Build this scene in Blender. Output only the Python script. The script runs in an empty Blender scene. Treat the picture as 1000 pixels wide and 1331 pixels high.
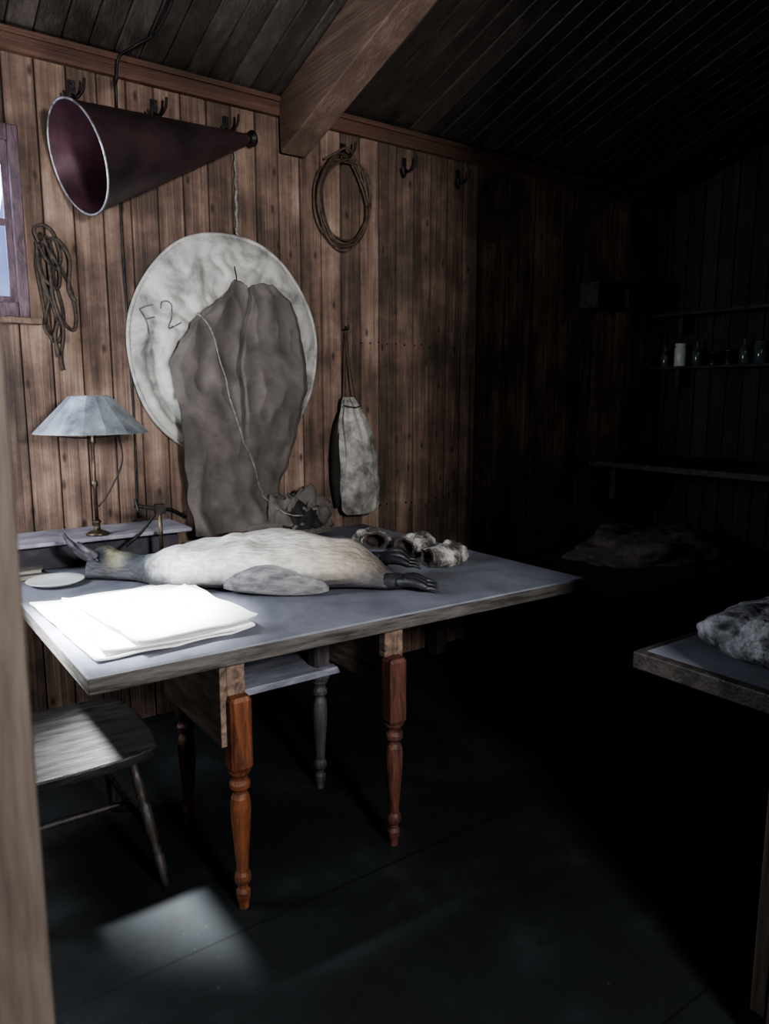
import bpy, math, random
from mathutils import Vector, Matrix, Euler, noise
random.seed(4)
C=bpy.context.scene.collection
pi=math.pi

# ------------------------------------------------------------------ materials
def newmat(name):
    m=bpy.data.materials.new(name); m.use_nodes=True
    nt=m.node_tree; b=nt.nodes['Principled BSDF']
    return m,nt,b
def N(nt,t,**k):
    n=nt.nodes.new(t)
    for a,v in k.items(): setattr(n,a,v)
    return n
def ramp(nt,stops):
    r=N(nt,'ShaderNodeValToRGB'); e=r.color_ramp.elements
    e[0].position=stops[0][0]; e[0].color=(*stops[0][1],1)
    e[1].position=stops[-1][0]; e[1].color=(*stops[-1][1],1)
    for p,c in stops[1:-1]:
        x=e.new(p); x.color=(*c,1)
    return r
def math_(nt,op,a,b=None,c=None):
    n=N(nt,'ShaderNodeMath',operation=op)
    for i,v in enumerate((a,b,c)):
        if v is None: continue
        if isinstance(v,(int,float)): n.inputs[i].default_value=v
        else: nt.links.new(v,n.inputs[i])
    return n.outputs[0]
def mixc(nt,f,a,b,bt='MIX'):
    n=N(nt,'ShaderNodeMix',data_type='RGBA',blend_type=bt)
    if isinstance(f,(int,float)): n.inputs[0].default_value=f
    else: nt.links.new(f,n.inputs[0])
    for i,v in ((6,a),(7,b)):
        if isinstance(v,tuple): n.inputs[i].default_value=(*v,1)
        else: nt.links.new(v,n.inputs[i])
    return n.outputs[2]
def plank_mat(name,axis,grain,w,stops,knots=True,rough=.75,stain=.6,fine=26,bump=.4,joint=(.22,.17,.15),fineamt=.36):
    """axis: coordinate index across boards, grain: coordinate index along boards"""
    m,nt,b=newmat(name); L=nt.links.new
    tc=N(nt,'ShaderNodeTexCoord'); sp=N(nt,'ShaderNodeSeparateXYZ'); L(tc.outputs['Object'],sp.inputs[0])
    q=math_(nt,'DIVIDE',sp.outputs[axis],w)
    idx=math_(nt,'FLOOR',q)
    wn=N(nt,'ShaderNodeTexWhiteNoise',noise_dimensions='1D'); L(idx,wn.inputs['W'])
    cb=N(nt,'ShaderNodeCombineXYZ'); L(math_(nt,'MULTIPLY',wn.outputs[0],37.0),cb.inputs[grain])
    def grainnoise(across,along,scale,det,dist):
        sc=[across]*3; sc[grain]=along
        mp=N(nt,'ShaderNodeMapping'); mp.inputs['Scale'].default_value=sc; L(tc.outputs['Object'],mp.inputs[0])
        va=N(nt,'ShaderNodeVectorMath',operation='ADD'); L(mp.outputs[0],va.inputs[0]); L(cb.outputs[0],va.inputs[1])
        n1=N(nt,'ShaderNodeTexNoise'); n1.inputs['Scale'].default_value=scale; n1.inputs['Detail'].default_value=det; n1.inputs['Distortion'].default_value=dist
        L(va.outputs[0],n1.inputs['Vector']); return n1
    n1=grainnoise(12,.9,1.6,9,.9)
    nf=grainnoise(fine*3,1.6,1.5,6,.3)
    n2=N(nt,'ShaderNodeTexNoise'); n2.inputs['Scale'].default_value=3.1; n2.inputs['Detail'].default_value=10; n2.inputs['Roughness'].default_value=.68; L(tc.outputs['Object'],n2.inputs['Vector'])
    f=math_(nt,'ADD',math_(nt,'MULTIPLY',n1.outputs[0],.62),math_(nt,'MULTIPLY',wn.outputs[0],.24))
    f=math_(nt,'ADD',f,math_(nt,'MULTIPLY',math_(nt,'SUBTRACT',n2.outputs[0],.5),stain))
    f=math_(nt,'ADD',f,math_(nt,'MULTIPLY',math_(nt,'SUBTRACT',nf.outputs[0],.38),fineamt))
    r=ramp(nt,stops); L(f,r.inputs[0]); col=r.outputs[0]
    if knots:
        v2=N(nt,'ShaderNodeCombineXYZ'); L(math_(nt,'MULTIPLY',sp.outputs[axis],9.3),v2.inputs[0]); L(math_(nt,'MULTIPLY',sp.outputs[grain],4.2),v2.inputs[1])
        vo=N(nt,'ShaderNodeTexVoronoi',voronoi_dimensions='2D'); vo.inputs['Scale'].default_value=1; L(v2.outputs[0],vo.inputs['Vector'])
        kr=ramp(nt,[(.04,(1,1,1)),(.12,(0,0,0))]); L(vo.outputs['Distance'],kr.inputs[0])
        sc=N(nt,'ShaderNodeSeparateColor'); L(vo.outputs['Color'],sc.inputs[0])
        mk=math_(nt,'GREATER_THAN',sc.outputs[0],.6)
        col=mixc(nt,math_(nt,'MULTIPLY',math_(nt,'MULTIPLY',kr.outputs[0],mk),.8),col,(.018,.009,.006))
    fr=math_(nt,'FRACT',q); ed=math_(nt,'MINIMUM',fr,math_(nt,'SUBTRACT',1.0,fr))
    er=ramp(nt,[(.0,joint),(.06,(1,1,1))]); L(ed,er.inputs[0])
    if w<1: col=mixc(nt,1.0,col,er.outputs[0],'MULTIPLY')
    L(col,b.inputs['Base Color']); b.inputs['Roughness'].default_value=rough
    bu=N(nt,'ShaderNodeBump'); bu.inputs['Strength'].default_value=bump; bu.inputs['Distance'].default_value=.01
    L(nf.outputs[0],bu.inputs['Height']); L(bu.outputs[0],b.inputs['Normal'])
    return m
def surf(name,c1,c2,scale=6,rough=.7,metal=0,stretch=(1,1,1),bump=.3,dist=.01,detail=9,lo=.35,hi=.65):
    m,nt,b=newmat(name); L=nt.links.new
    tc=N(nt,'ShaderNodeTexCoord'); mp=N(nt,'ShaderNodeMapping'); mp.inputs['Scale'].default_value=stretch
    L(tc.outputs['Object'],mp.inputs[0])
    n=N(nt,'ShaderNodeTexNoise'); n.inputs['Scale'].default_value=scale; n.inputs['Detail'].default_value=detail; n.inputs['Distortion'].default_value=.4; n.inputs['Roughness'].default_value=.62
    L(mp.outputs[0],n.inputs['Vector'])
    r=ramp(nt,[(lo,c1),(hi,c2)]); L(n.outputs[0],r.inputs[0]); L(r.outputs[0],b.inputs['Base Color'])
    b.inputs['Roughness'].default_value=rough; b.inputs['Metallic'].default_value=metal
    if bump:
        n3=N(nt,'ShaderNodeTexNoise'); n3.inputs['Scale'].default_value=scale*4; n3.inputs['Detail'].default_value=5; L(mp.outputs[0],n3.inputs['Vector'])
        bu=N(nt,'ShaderNodeBump'); bu.inputs['Strength'].default_value=bump; bu.inputs['Distance'].default_value=dist
        L(n3.outputs[0],bu.inputs['Height']); L(bu.outputs[0],b.inputs['Normal'])
    return m

PW=.122
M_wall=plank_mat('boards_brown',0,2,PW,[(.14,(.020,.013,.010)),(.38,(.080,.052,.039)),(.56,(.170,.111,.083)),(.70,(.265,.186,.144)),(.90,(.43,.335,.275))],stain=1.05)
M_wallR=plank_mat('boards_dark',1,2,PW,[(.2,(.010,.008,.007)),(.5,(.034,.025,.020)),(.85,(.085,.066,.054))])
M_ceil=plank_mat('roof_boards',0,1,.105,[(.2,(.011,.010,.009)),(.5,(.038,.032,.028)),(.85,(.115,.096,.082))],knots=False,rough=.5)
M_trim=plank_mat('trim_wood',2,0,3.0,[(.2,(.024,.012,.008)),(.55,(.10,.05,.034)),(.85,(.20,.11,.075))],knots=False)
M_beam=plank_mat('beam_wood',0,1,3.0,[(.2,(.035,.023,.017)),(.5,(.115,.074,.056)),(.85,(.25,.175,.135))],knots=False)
M_jamb=surf('jamb_wood',(.022,.016,.012),(.10,.075,.058),3,.7,stretch=(8,8,.8))
def floormat():
    m,nt,b=newmat('dark_linoleum'); L=nt.links.new
    tc=N(nt,'ShaderNodeTexCoord')
    n=N(nt,'ShaderNodeTexNoise'); n.inputs['Scale'].default_value=2.5; n.inputs['Detail'].default_value=12; n.inputs['Roughness'].default_value=.7; L(tc.outputs['Object'],n.inputs['Vector'])
    r=ramp(nt,[(.32,(.0025,.0036,.0042)),(.55,(.010,.0125,.0138)),(.78,(.032,.037,.040))]); L(n.outputs[0],r.inputs[0])
    sp=N(nt,'ShaderNodeSeparateXYZ'); L(tc.outputs['Object'],sp.inputs[0])
    fr=math_(nt,'FRACT',math_(nt,'DIVIDE',sp.outputs[1],.915)); ed=math_(nt,'MINIMUM',fr,math_(nt,'SUBTRACT',1.0,fr))
    er=ramp(nt,[(.0,(.15,.15,.15)),(.006,(1,1,1))]); L(ed,er.inputs[0])
    col=mixc(nt,1.0,r.outputs[0],er.outputs[0],'MULTIPLY')
    n2=N(nt,'ShaderNodeTexNoise'); n2.inputs['Scale'].default_value=60; n2.inputs['Detail'].default_value=3; L(tc.outputs['Object'],n2.inputs['Vector'])
    sr=ramp(nt,[(.70,(0,0,0)),(.74,(1,1,1))]); L(n2.outputs[0],sr.inputs[0])
    col=mixc(nt,math_(nt,'MULTIPLY',sr.outputs[0],.5),col,(.06,.065,.065))
    L(col,b.inputs['Base Color'])
    rr=ramp(nt,[(.3,(.70,.70,.70)),(.7,(.50,.50,.50))]); L(n.outputs[0],rr.inputs[0]); L(rr.outputs[0],b.inputs['Roughness'])
    b.inputs['Specular IOR Level'].default_value=.35
    return m
M_floor=floormat()
M_board=surf('board_top',(.10,.107,.135),(.23,.24,.285),5,.5,bump=.1,lo=.3,hi=.7)
M_edge=surf('board_edge',(.018,.016,.015),(.12,.11,.10),9,.7,stretch=(.5,.5,4))
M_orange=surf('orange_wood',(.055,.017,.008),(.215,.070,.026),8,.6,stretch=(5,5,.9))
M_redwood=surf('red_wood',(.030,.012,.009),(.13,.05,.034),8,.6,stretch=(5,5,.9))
M_legshaded=surf('leg_wood_shaded',(.020,.017,.020),(.075,.066,.076),6,.6,stretch=(5,5,.8))  # back right leg: shadow and blue light put into the wood colour
M_apron=surf('apron_wood',(.06,.040,.030),(.24,.17,.125),6,.7,stretch=(6,1,6))
M_shelfw=surf('pale_blue_wood',(.12,.12,.155),(.32,.335,.40),4,.6,stretch=(1,4,4))
M_chair=surf('chair_wood',(.005,.0045,.004),(.034,.031,.029),7,.5,stretch=(1,6,6))
M_chleg=surf('chair_leg_wood',(.010,.008,.007),(.050,.041,.036),7,.5,stretch=(5,5,.9))
M_darkwood=surf('dark_wood',(.014,.012,.011),(.06,.05,.045),5,.6,stretch=(1,5,5))
M_maroon=surf('maroon_paint',(.020,.016,.018),(.062,.034,.038),6,.45,.2,bump=.25)
M_maroonin=surf('maroon_inside',(.026,.012,.018),(.085,.032,.046),4,.5,.1)
M_rim=surf('worn_metal_rim',(.14,.14,.15),(.5,.5,.52),20,.4,.6)
M_iron=surf('dark_iron',(.01,.01,.011),(.05,.045,.042),20,.5,.7)
M_canvas=surf('canvas',(.11,.109,.102),(.50,.49,.47),6,.9,bump=.5,dist=.006,lo=.32,hi=.58)
M_cloak=surf('taupe_cloth',(.070,.060,.055),(.145,.127,.115),9,.95,bump=.4,dist=.003,lo=.3,hi=.7)
M_seam_and_shadow=surf('dark_seam_and_shadow',(.008,.007,.007),(.02,.018,.017),20,.9)
M_cord=surf('cord_pale',(.11,.105,.095),(.27,.255,.235),60,.9)
M_rope=surf('hemp_rope',(.020,.015,.012),(.07,.053,.043),60,.9)
M_coil=surf('cane_coil',(.030,.020,.014),(.10,.065,.042),40,.6)
M_bag=surf('bag_canvas',(.055,.052,.047),(.38,.36,.33),11,.9,bump=.6,dist=.006,lo=.33,hi=.64)
M_paint=surf('ink',(.05,.05,.055),(.17,.17,.165),30,.9)
M_shade=surf('lamp_enamel',(.12,.14,.16),(.38,.42,.455),9,.4,.2,bump=.15)
M_brass=surf('dull_brass',(.05,.04,.03),(.16,.125,.09),20,.4,.8)
M_box=surf('violet_box',(.020,.017,.024),(.06,.05,.065),6,.6)
M_boxtop=surf('violet_box_top',(.12,.12,.15),(.33,.32,.37),6,.5)
M_paper=surf('newsprint',(.76,.76,.74),(.90,.90,.88),6,.85,bump=.2,dist=.003)
M_plate=surf('enamel_white',(.50,.51,.51),(.68,.69,.69),5,.25,bump=0)
M_book=surf('book_cover',(.035,.03,.03),(.10,.085,.08),9,.7)
M_pages=surf('book_pages',(.3,.28,.24),(.5,.47,.4),30,.9,stretch=(1,1,8))
M_fur=surf('skin_mitt',(.055,.050,.045),(.46,.44,.41),16,.95,bump=.9,dist=.012,lo=.41,hi=.62)
M_furin=surf('mitt_lining',(.012,.010,.009),(.06,.045,.037),14,.95)
M_claw=surf('claw_black',(.006,.006,.008),(.035,.035,.042),20,.45)
M_bill=surf('bill_dark',(.015,.015,.02),(.10,.09,.105),20,.4)
M_blanket=surf('blanket_grey',(.035,.037,.043),(.36,.37,.39),11,.95,bump=.8,dist=.015,lo=.40,hi=.58)
M_blankdark=surf('blanket_brown',(.05,.042,.035),(.13,.11,.093),6,.95,bump=.5)
M_jar=surf('jar_pale',(.55,.57,.55),(.75,.76,.74),6,.3,bump=0)
M_glassd=surf('bottle_glass',(.04,.05,.055),(.13,.15,.16),6,.15,bump=0)
M_winframe=surf('window_paint',(.045,.026,.036),(.13,.085,.105),12,.6,stretch=(4,4,1))
def glassmat():
    m,nt,b=newmat('window_glass')
    b.inputs['Transmission Weight'].default_value=1; b.inputs['Roughness'].default_value=.2; b.inputs['IOR'].default_value=1.02
    tc=N(nt,'ShaderNodeTexCoord'); n=N(nt,'ShaderNodeTexNoise'); n.inputs['Scale'].default_value=6; nt.links.new(tc.outputs['Object'],n.inputs['Vector'])
    r=ramp(nt,[(.3,(.42,.46,.78)),(.7,(.70,.76,1))]); nt.links.new(n.outputs[0],r.inputs[0]); nt.links.new(r.outputs[0],b.inputs['Base Color'])
    return m
M_glass=glassmat()
def penguin_mat():
    m,nt,b=newmat('penguin_plumage'); L=nt.links.new
    tc=N(nt,'ShaderNodeTexCoord'); sp=N(nt,'ShaderNodeSeparateXYZ'); L(tc.outputs['Object'],sp.inputs[0])
    n=N(nt,'ShaderNodeTexNoise'); n.inputs['Scale'].default_value=9; n.inputs['Detail'].default_value=9; n.inputs['Roughness'].default_value=.65; L(tc.outputs['Object'],n.inputs['Vector'])
    mp=N(nt,'ShaderNodeMapping'); mp.inputs['Scale'].default_value=(14,50,50); L(tc.outputs['Object'],mp.inputs[0])
    n2=N(nt,'ShaderNodeTexNoise'); n2.inputs['Scale'].default_value=1.5; n2.inputs['Detail'].default_value=7; L(mp.outputs[0],n2.inputs['Vector'])
    jit=math_(nt,'MULTIPLY',math_(nt,'SUBTRACT',n.outputs[0],.5),.12)
    x=math_(nt,'ADD',sp.outputs[0],jit)
    mr=N(nt,'ShaderNodeMapRange'); mr.inputs[1].default_value=-1.25; mr.inputs[2].default_value=.1; L(x,mr.inputs[0])
    def P(s): return (s+1.25)/1.35
    r=ramp(nt,[(P(-1.14),(.02,.02,.024)),(P(-1.09),(.028,.028,.033)),(P(-1.055),(.16,.15,.09)),(P(-1.01),(.18,.18,.13)),(P(-.975),(.03,.037,.047)),(P(-.91),(.06,.07,.087)),
               (P(-.87),(.34,.35,.36)),(P(-.79),(.80,.79,.77)),(P(-.34),(.78,.75,.70)),(P(-.18),(.52,.46,.39)),(P(.04),(.13,.11,.10))])
    L(mr.outputs[0],r.inputs[0])
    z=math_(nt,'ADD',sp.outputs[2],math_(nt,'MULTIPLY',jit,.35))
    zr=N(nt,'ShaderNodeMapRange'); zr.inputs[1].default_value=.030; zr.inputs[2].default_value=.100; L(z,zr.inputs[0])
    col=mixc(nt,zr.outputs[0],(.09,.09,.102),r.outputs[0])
    sr=ramp(nt,[(.38,(.52,.50,.47)),(.56,(1,1,1))]); L(n.outputs[0],sr.inputs[0])
    col=mixc(nt,.75,col,sr.outputs[0],'MULTIPLY')
    fr=ramp(nt,[(.36,(.55,.54,.52)),(.58,(1,1,1))]); L(n2.outputs[0],fr.inputs[0])
    col=mixc(nt,.55,col,fr.outputs[0],'MULTIPLY')
    L(col,b.inputs['Base Color']); b.inputs['Roughness'].default_value=.8
    bu=N(nt,'ShaderNodeBump'); bu.inputs['Strength'].default_value=.8; bu.inputs['Distance'].default_value=.012
    L(n2.outputs[0],bu.inputs['Height']); L(bu.outputs[0],b.inputs['Normal'])
    return m
M_peng=penguin_mat()
M_flip=surf('flipper_grey',(.08,.08,.09),(.25,.245,.245),14,.75,stretch=(1,4,4),bump=.5,dist=.004)

# ------------------------------------------------------------------ geometry helpers
def join(*gs):
    V=[];F=[]
    for v,f in gs:
        o=len(V); V+=list(v); F+=[tuple(i+o for i in q) for q in f]
    return V,F
def xf(g,loc=(0,0,0),rot=(0,0,0),sc=(1,1,1)):
    M=Matrix.Translation(loc)@Euler(rot).to_matrix().to_4x4()@Matrix.Diagonal((*sc,1))
    return [tuple(M@Vector(v)) for v in g[0]],g[1]
def box(x0,x1,y0,y1,z0,z1):
    V=[(x0,y0,z0),(x1,y0,z0),(x1,y1,z0),(x0,y1,z0),(x0,y0,z1),(x1,y0,z1),(x1,y1,z1),(x0,y1,z1)]
    return V,[(0,3,2,1),(4,5,6,7),(0,1,5,4),(1,2,6,5),(2,3,7,6),(3,0,4,7)]
def loft(rings,cap=True,closed=True):
    n=len(rings[0]); V=[v for r in rings for v in r]; F=[]
    for i in range(len(rings)-1):
        for j in range(n if closed else n-1):
            k=(j+1)%n
            F.append((i*n+j,i*n+k,(i+1)*n+k,(i+1)*n+j))
    if cap and closed:
        F.append(tuple(range(n-1,-1,-1))); F.append(tuple((len(rings)-1)*n+j for j in range(n)))
    return V,F
def lathe(prof,seg=24,cap=True):
    return loft([[(r*math.cos(2*pi*j/seg),r*math.sin(2*pi*j/seg),z) for j in range(seg)] for r,z in prof],cap)
def smoothpath(pts,n=6):
    P=[Vector(p) for p in pts]
    if len(P)<3 : return P
    out=[]
    for i in range(len(P)-1):
        p0=P[max(i-1,0)];p1=P[i];p2=P[i+1];p3=P[min(i+2,len(P)-1)]
        for k in range(n):
            t=k/n
            out.append(.5*((2*p1)+(p2-p0)*t+(2*p0-5*p1+4*p2-p3)*t*t+(3*p1-p0-3*p2+p3)*t**3))
    out.append(P[-1]); return out
def tube(pts,r,seg=8,sm=6):
    P=smoothpath(pts,sm) if sm else [Vector(p) for p in pts]
    rings=[]; up=None
    for i,p in enumerate(P):
        d=(P[min(i+1,len(P)-1)]-P[max(i-1,0)])
        if d.length<1e-9: d=Vector((0,0,1))
        d.normalize()
        if up is None:
            up=Vector((0,0,1)) if abs(d.z)<.9 else Vector((0,1,0))
        a=d.cross(up)
        if a.length<1e-6: a=d.orthogonal()
        a.normalize(); b=a.cross(d); up=b
        if isinstance(r,(list,tuple)):
            f=i/(len(P)-1)*(len(r)-1); k=min(int(f),len(r)-2); rr=r[k]+(r[k+1]-r[k])*(f-k)
        else: rr=r
        rings.append([tuple(p+a*rr*math.cos(2*pi*j/seg)+b*rr*math.sin(2*pi*j/seg)) for j in range(seg)])
    return loft(rings)
def align(g,p0,p1):
    d=(Vector(p1)-Vector(p0)).normalized(); q=d.to_track_quat('Z','Y').to_matrix().to_4x4()
    M=Matrix.Translation(p0)@q
    return [tuple(M@Vector(v)) for v in g[0]],g[1]
def make(name,g,mat,parent=None,base=(0,0,0),smooth=False,bevel=0,sub=0,rotz=0,label=None,category=None,kind=None,group=None,solid=0):
    b=Vector(base)
    me=bpy.data.meshes.new(name)
    me.from_pydata([tuple(Vector(v)-b) for v in g[0]],[],g[1]); me.validate(); me.update()
    me.materials.append(mat)
    if smooth:
        for p in me.polygons: p.use_smooth=True
    ob=bpy.data.objects.new(name,me); C.objects.link(ob)
    if parent is None: ob.location=b; ob.rotation_euler=(0,0,rotz)
    else: ob.parent=parent
    if bevel:
        md=ob.modifiers.new('b','BEVEL'); md.width=bevel; md.segments=2; md.limit_method='ANGLE'
    if solid:
        md=ob.modifiers.new('s','SOLIDIFY'); md.thickness=solid
    if sub:
        md=ob.modifiers.new('u','SUBSURF'); md.levels=sub; md.render_levels=sub
    if label: ob['label']=label
    if category: ob['category']=category
    if kind: ob['kind']=kind
    if group: ob['group']=group
    return ob
def empty(name,base,label,category,rotz=0,group=None):
    e=bpy.data.objects.new(name,None); e.location=base; e.rotation_euler=(0,0,rotz); e.empty_display_size=.05
    C.objects.link(e); e['label']=label; e['category']=category
    if group: e['group']=group
    return e
def st(name,g,mat,**k): return make(name,g,mat,kind='structure',**k)
def nz(x,y=0,z=0): return noise.noise(Vector((x,y,z)))

# ------------------------------------------------------------------ room shell
WY=3.45; WX=5.10; SL=math.radians(17.5); HT=2.97
def planks(x0,x1,w,z0,z1,th=.03,ch=.006,hole=None,dep=.012):
    gs=[]; i0=math.floor(x0/w+1e-6); i1=math.ceil(x1/w-1e-6)
    for i in range(i0,i1):
        a=max(i*w,x0); b=min((i+1)*w,x1)
        if b-a<.002: continue
        dy=random.uniform(0,.0025)
        segs=[(a,b,z0,z1)]
        if hole and b>hole[0]+.001 and a<hole[1]-.001:
            segs=[(a,b,z0,hole[2]),(a,b,hole[3],z1)]
            if a<hole[0]: segs.append((a,hole[0],hole[2],hole[3]))
            if b>hole[1]: segs.append((hole[1],b,hole[2],hole[3]))
        for (p,q,s,t) in segs:
            c=min(ch,(q-p)*.3)
            pr=[(p,dep),(p+.001,c+dy),(p+c,dy),(q-c*.35,dy),(q-.001,c*.4+dy),(q,dep),(q,th),(p,th)]
            r0=[(x,y,s) for x,y in pr]; r1=[(x,y,t) for x,y in pr]
            V=r0+r1; n=len(pr)
            F=[(j,(j+1)%n,n+(j+1)%n,n+j) for j in range(n)]+[tuple(range(n-1,-1,-1)),tuple(range(n,2*n))]
            gs.append((V,F))
    return join(*gs)
HOLE=(.14,.61,1.93,2.56)
g=planks(-.7,WX+.03,PW,0,HT,hole=HOLE)
st('wall_back',xf(g,(0,WY,0)),M_wall,label='wall of vertical brown tongue-and-groove boards')
nails=[]
for zz,xa,xb in ((1.84,2.32,3.35),(.93,2.32,3.35)):
    x=xa
    while x<xb:
        nails.append(align(lathe([(.006,0),(.005,.003),(.002,.005)],8),(x+random.uniform(-.01,.01),WY,zz+random.uniform(-.006,.006)),(x,WY-1,zz))); x+=.061
st('trim_4',join(*nails),M_iron,label='rows of rusty nail heads in wall boards')
g=planks(-3.6,-.6,PW,0,4.3)
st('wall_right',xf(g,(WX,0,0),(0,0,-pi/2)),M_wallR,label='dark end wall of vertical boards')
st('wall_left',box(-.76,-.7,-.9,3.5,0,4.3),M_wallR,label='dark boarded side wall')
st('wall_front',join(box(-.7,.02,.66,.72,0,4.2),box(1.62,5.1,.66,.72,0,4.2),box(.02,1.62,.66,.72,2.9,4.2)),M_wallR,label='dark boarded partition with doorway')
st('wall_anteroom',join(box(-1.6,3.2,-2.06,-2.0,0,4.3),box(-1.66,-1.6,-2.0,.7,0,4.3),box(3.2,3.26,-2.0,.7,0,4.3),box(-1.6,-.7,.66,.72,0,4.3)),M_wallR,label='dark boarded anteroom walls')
st('floor',box(-1.7,5.2,-2.1,3.6,-.06,0),M_floor,label='dark worn linoleum floor')
g=planks(-1.7,5.2,.105,0,3.85,th=.03,ch=.009)
def roof(v):
    x,y,s=v
    return (x, (WY+.03)-s*math.cos(SL)+y*math.sin(SL), HT+s*math.sin(SL)+y*math.cos(SL))
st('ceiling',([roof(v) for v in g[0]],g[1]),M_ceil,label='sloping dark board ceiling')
st('ceiling_anteroom',box(-1.7,3.3,-2.1,-.15,4.12,4.18),M_ceil,label='dark anteroom ceiling')
st('trim_1',join(box(-.7,WX,WY-.03,WY+.01,2.895,2.975),box(-.7,WX,WY-.045,WY-.028,2.955,2.98)),M_trim,label='brown wooden plate along top of wall',bevel=.004)
def rafter(x0,x1,dep,s1=3.8):
    c,s=math.cos(SL),math.sin(SL)
    pts=[]
    for x in (x0,x1):
        for (t,d) in ((.02,0),(.035,dep),(s1,dep),(s1,0)):
            pts.append((x,WY-t*c if t<1 else WY-t*c-d*s,HT+t*s-d*c))
    return pts,[(0,1,2,3),(7,6,5,4),(0,4,5,1),(1,5,6,2),(2,6,7,3),(3,7,4,0)]
st('trim_2',rafter(1.83,1.97,.27),M_beam,label='heavy brown roof rafter',bevel=.006)
st('door_1',join(box(-.06,.095,.60,.72,0,2.9)),M_jamb,label='worn wooden door jamb',bevel=.006)

e=empty('window_1',(.375,WY,1.93),'small window with violet painted frame and sill','window'); del e['category']; e['kind']='structure'
base=e.location
make('frame',join(box(.08,.14,WY-.03,WY+.03,1.87,2.62),box(.61,.652,WY-.03,WY+.03,1.87,2.62),box(.14,.61,WY-.03,WY+.03,2.56,2.62),box(.14,.61,WY-.03,WY+.03,1.87,1.93)),M_winframe,e,base,bevel=.005)
make('window_sill',box(.04,.69,WY-.06,WY,1.845,1.87),M_beam,e,base,bevel=.004)
make('sash',join(box(.14,.17,WY,WY+.02,1.93,2.56),box(.585,.61,WY,WY+.02,1.93,2.56),box(.17,.585,WY,WY+.02,2.235,2.26),box(.17,.585,WY,WY+.02,1.93,1.955),box(.17,.585,WY,WY+.02,2.535,2.56)),M_winframe,e,base)
make('window_pane',box(.17,.585,WY+.008,WY+.012,1.955,2.535),M_glass,e,base)

# ------------------------------------------------------------------ main table
TZ=.84
e=empty('trestle_table',(1.13,2.15,0),'wooden table with large pale board top on turned orange legs','table'); b=e.location
bt=[(.435,1.905),(2.31,1.855),(2.30,3.41),(.42,3.43)]
V=[(x,y,TZ-.052) for x,y in bt]+[(x,y,TZ-.006) for x,y in bt]
make('table_board',(V,[(0,3,2,1),(4,5,6,7),(0,1,5,4),(1,2,6,5),(2,3,7,6),(3,0,4,7)]),M_edge,e,b,bevel=.004,label='thick weathered grey board')
V=[(x,y,TZ-.006) for x,y in bt]+[(x*.994+.008,y*.996+.01,TZ) for x,y in bt]
make('table_covering',(V,[(0,3,2,1),(4,5,6,7),(0,1,5,4),(1,2,6,5),(2,3,7,6),(3,0,4,7)]),M_board,e,b,label='blue grey oilcloth covering')
LP=[(.0155,0),(.0165,.02),(.021,.035),(.0225,.055),(.015,.066),(.0145,.078),(.024,.088),(.026,.10),(.024,.112),(.018,.122),(.0195,.15),(.0245,.22),(.0295,.29),(.031,.335),(.0285,.365),(.021,.38),(.021,.388),(.031,.398),(.0315,.412),(.024,.424),(.024,.432),(.033,.446),(.034,.455)]
def leg(x,y,top):
    g=lathe(LP,24); h=.034; oc=[]
    for z,s in ((.452,.80),(.466,1),(top-.012,1),(top,.8)):
        c=h*s; q=c*.72
        oc.append([(c,-q,z),(c,q,z),(q,c,z),(-q,c,z),(-c,q,z),(-c,-q,z),(-q,-c,z),(q,-c,z)])
    return xf(join(g,loft(oc)),(x,y,0))
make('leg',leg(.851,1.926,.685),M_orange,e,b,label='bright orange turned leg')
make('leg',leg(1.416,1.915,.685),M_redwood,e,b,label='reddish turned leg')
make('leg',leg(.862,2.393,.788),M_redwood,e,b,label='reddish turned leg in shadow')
make('leg',leg(1.405,2.394,.788),M_legshaded,e,b,label='turned leg coloured grey for shade')
make('side_apron',box(.80,.822,1.93,2.42,.53,.788),M_apron,e,b,bevel=.003)
make('side_apron',box(1.442,1.464,1.93,2.41,.53,.788),M_apron,e,b,bevel=.003)
make('leg_block',box(.822,.880,1.93,1.965,.680,.788),M_apron,e,b,bevel=.003)
make('leg_block',box(1.388,1.442,1.93,1.965,.680,.788),M_apron,e,b,bevel=.003)
make('low_shelf',box(.895,1.56,2.33,2.85,.487,.515),M_shelfw,e,b,bevel=.004,label='pale bluish low shelf board')

# ------------------------------------------------------------------ chair
e=empty('kitchen_chair',(.45,2.43,0),'worn dark wooden kitchen chair tucked beside the table','chair'); b=e.location
out=[(.20,2.20),(.45,2.185),(.66,2.20),(.715,2.26),(.73,2.43),(.72,2.62),(.67,2.70),(.45,2.715),(.22,2.69),(.17,2.45)]
so_=smoothpath([(x,y,0) for x,y in out]+[(out[0][0],out[0][1],0)],5)[:-1]
rings=[]
for z,s in ((.412,.92),(.420,.985),(.445,1.0),(.452,.992),(.455,.975)):
    rings.append([(.45+(p.x-.45)*s,2.44+(p.y-2.44)*s,z) for p in so_])
make('seat',loft(rings),M_chair,e,b)
def chairleg(x0,y0,x1,y1):
    prof=[(.013,0),(.016,.05),(.018,.10),(.012,.112),(.018,.125),(.012,.138),(.016,.15),(.020,.27),(.013,.285),(.019,.30),(.013,.315),(.016,.33),(.014,.425)]
    return align(lathe(prof,14),(x0,y0,.003),(x1,y1,.425))
LL=[((.69,2.157),(.63,2.26)),((.685,2.70),(.62,2.62)),((.20,2.16),(.28,2.27)),((.20,2.70),(.28,2.62))]
for (a,c) in LL: make('leg',chairleg(*a,*c),M_chleg,e,b,smooth=True)
make('stretcher',tube([(.665,2.20,.17),(.66,2.43,.172),(.66,2.665,.17)],[.008,.012,.008]),M_chleg,e,b,smooth=True)
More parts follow.
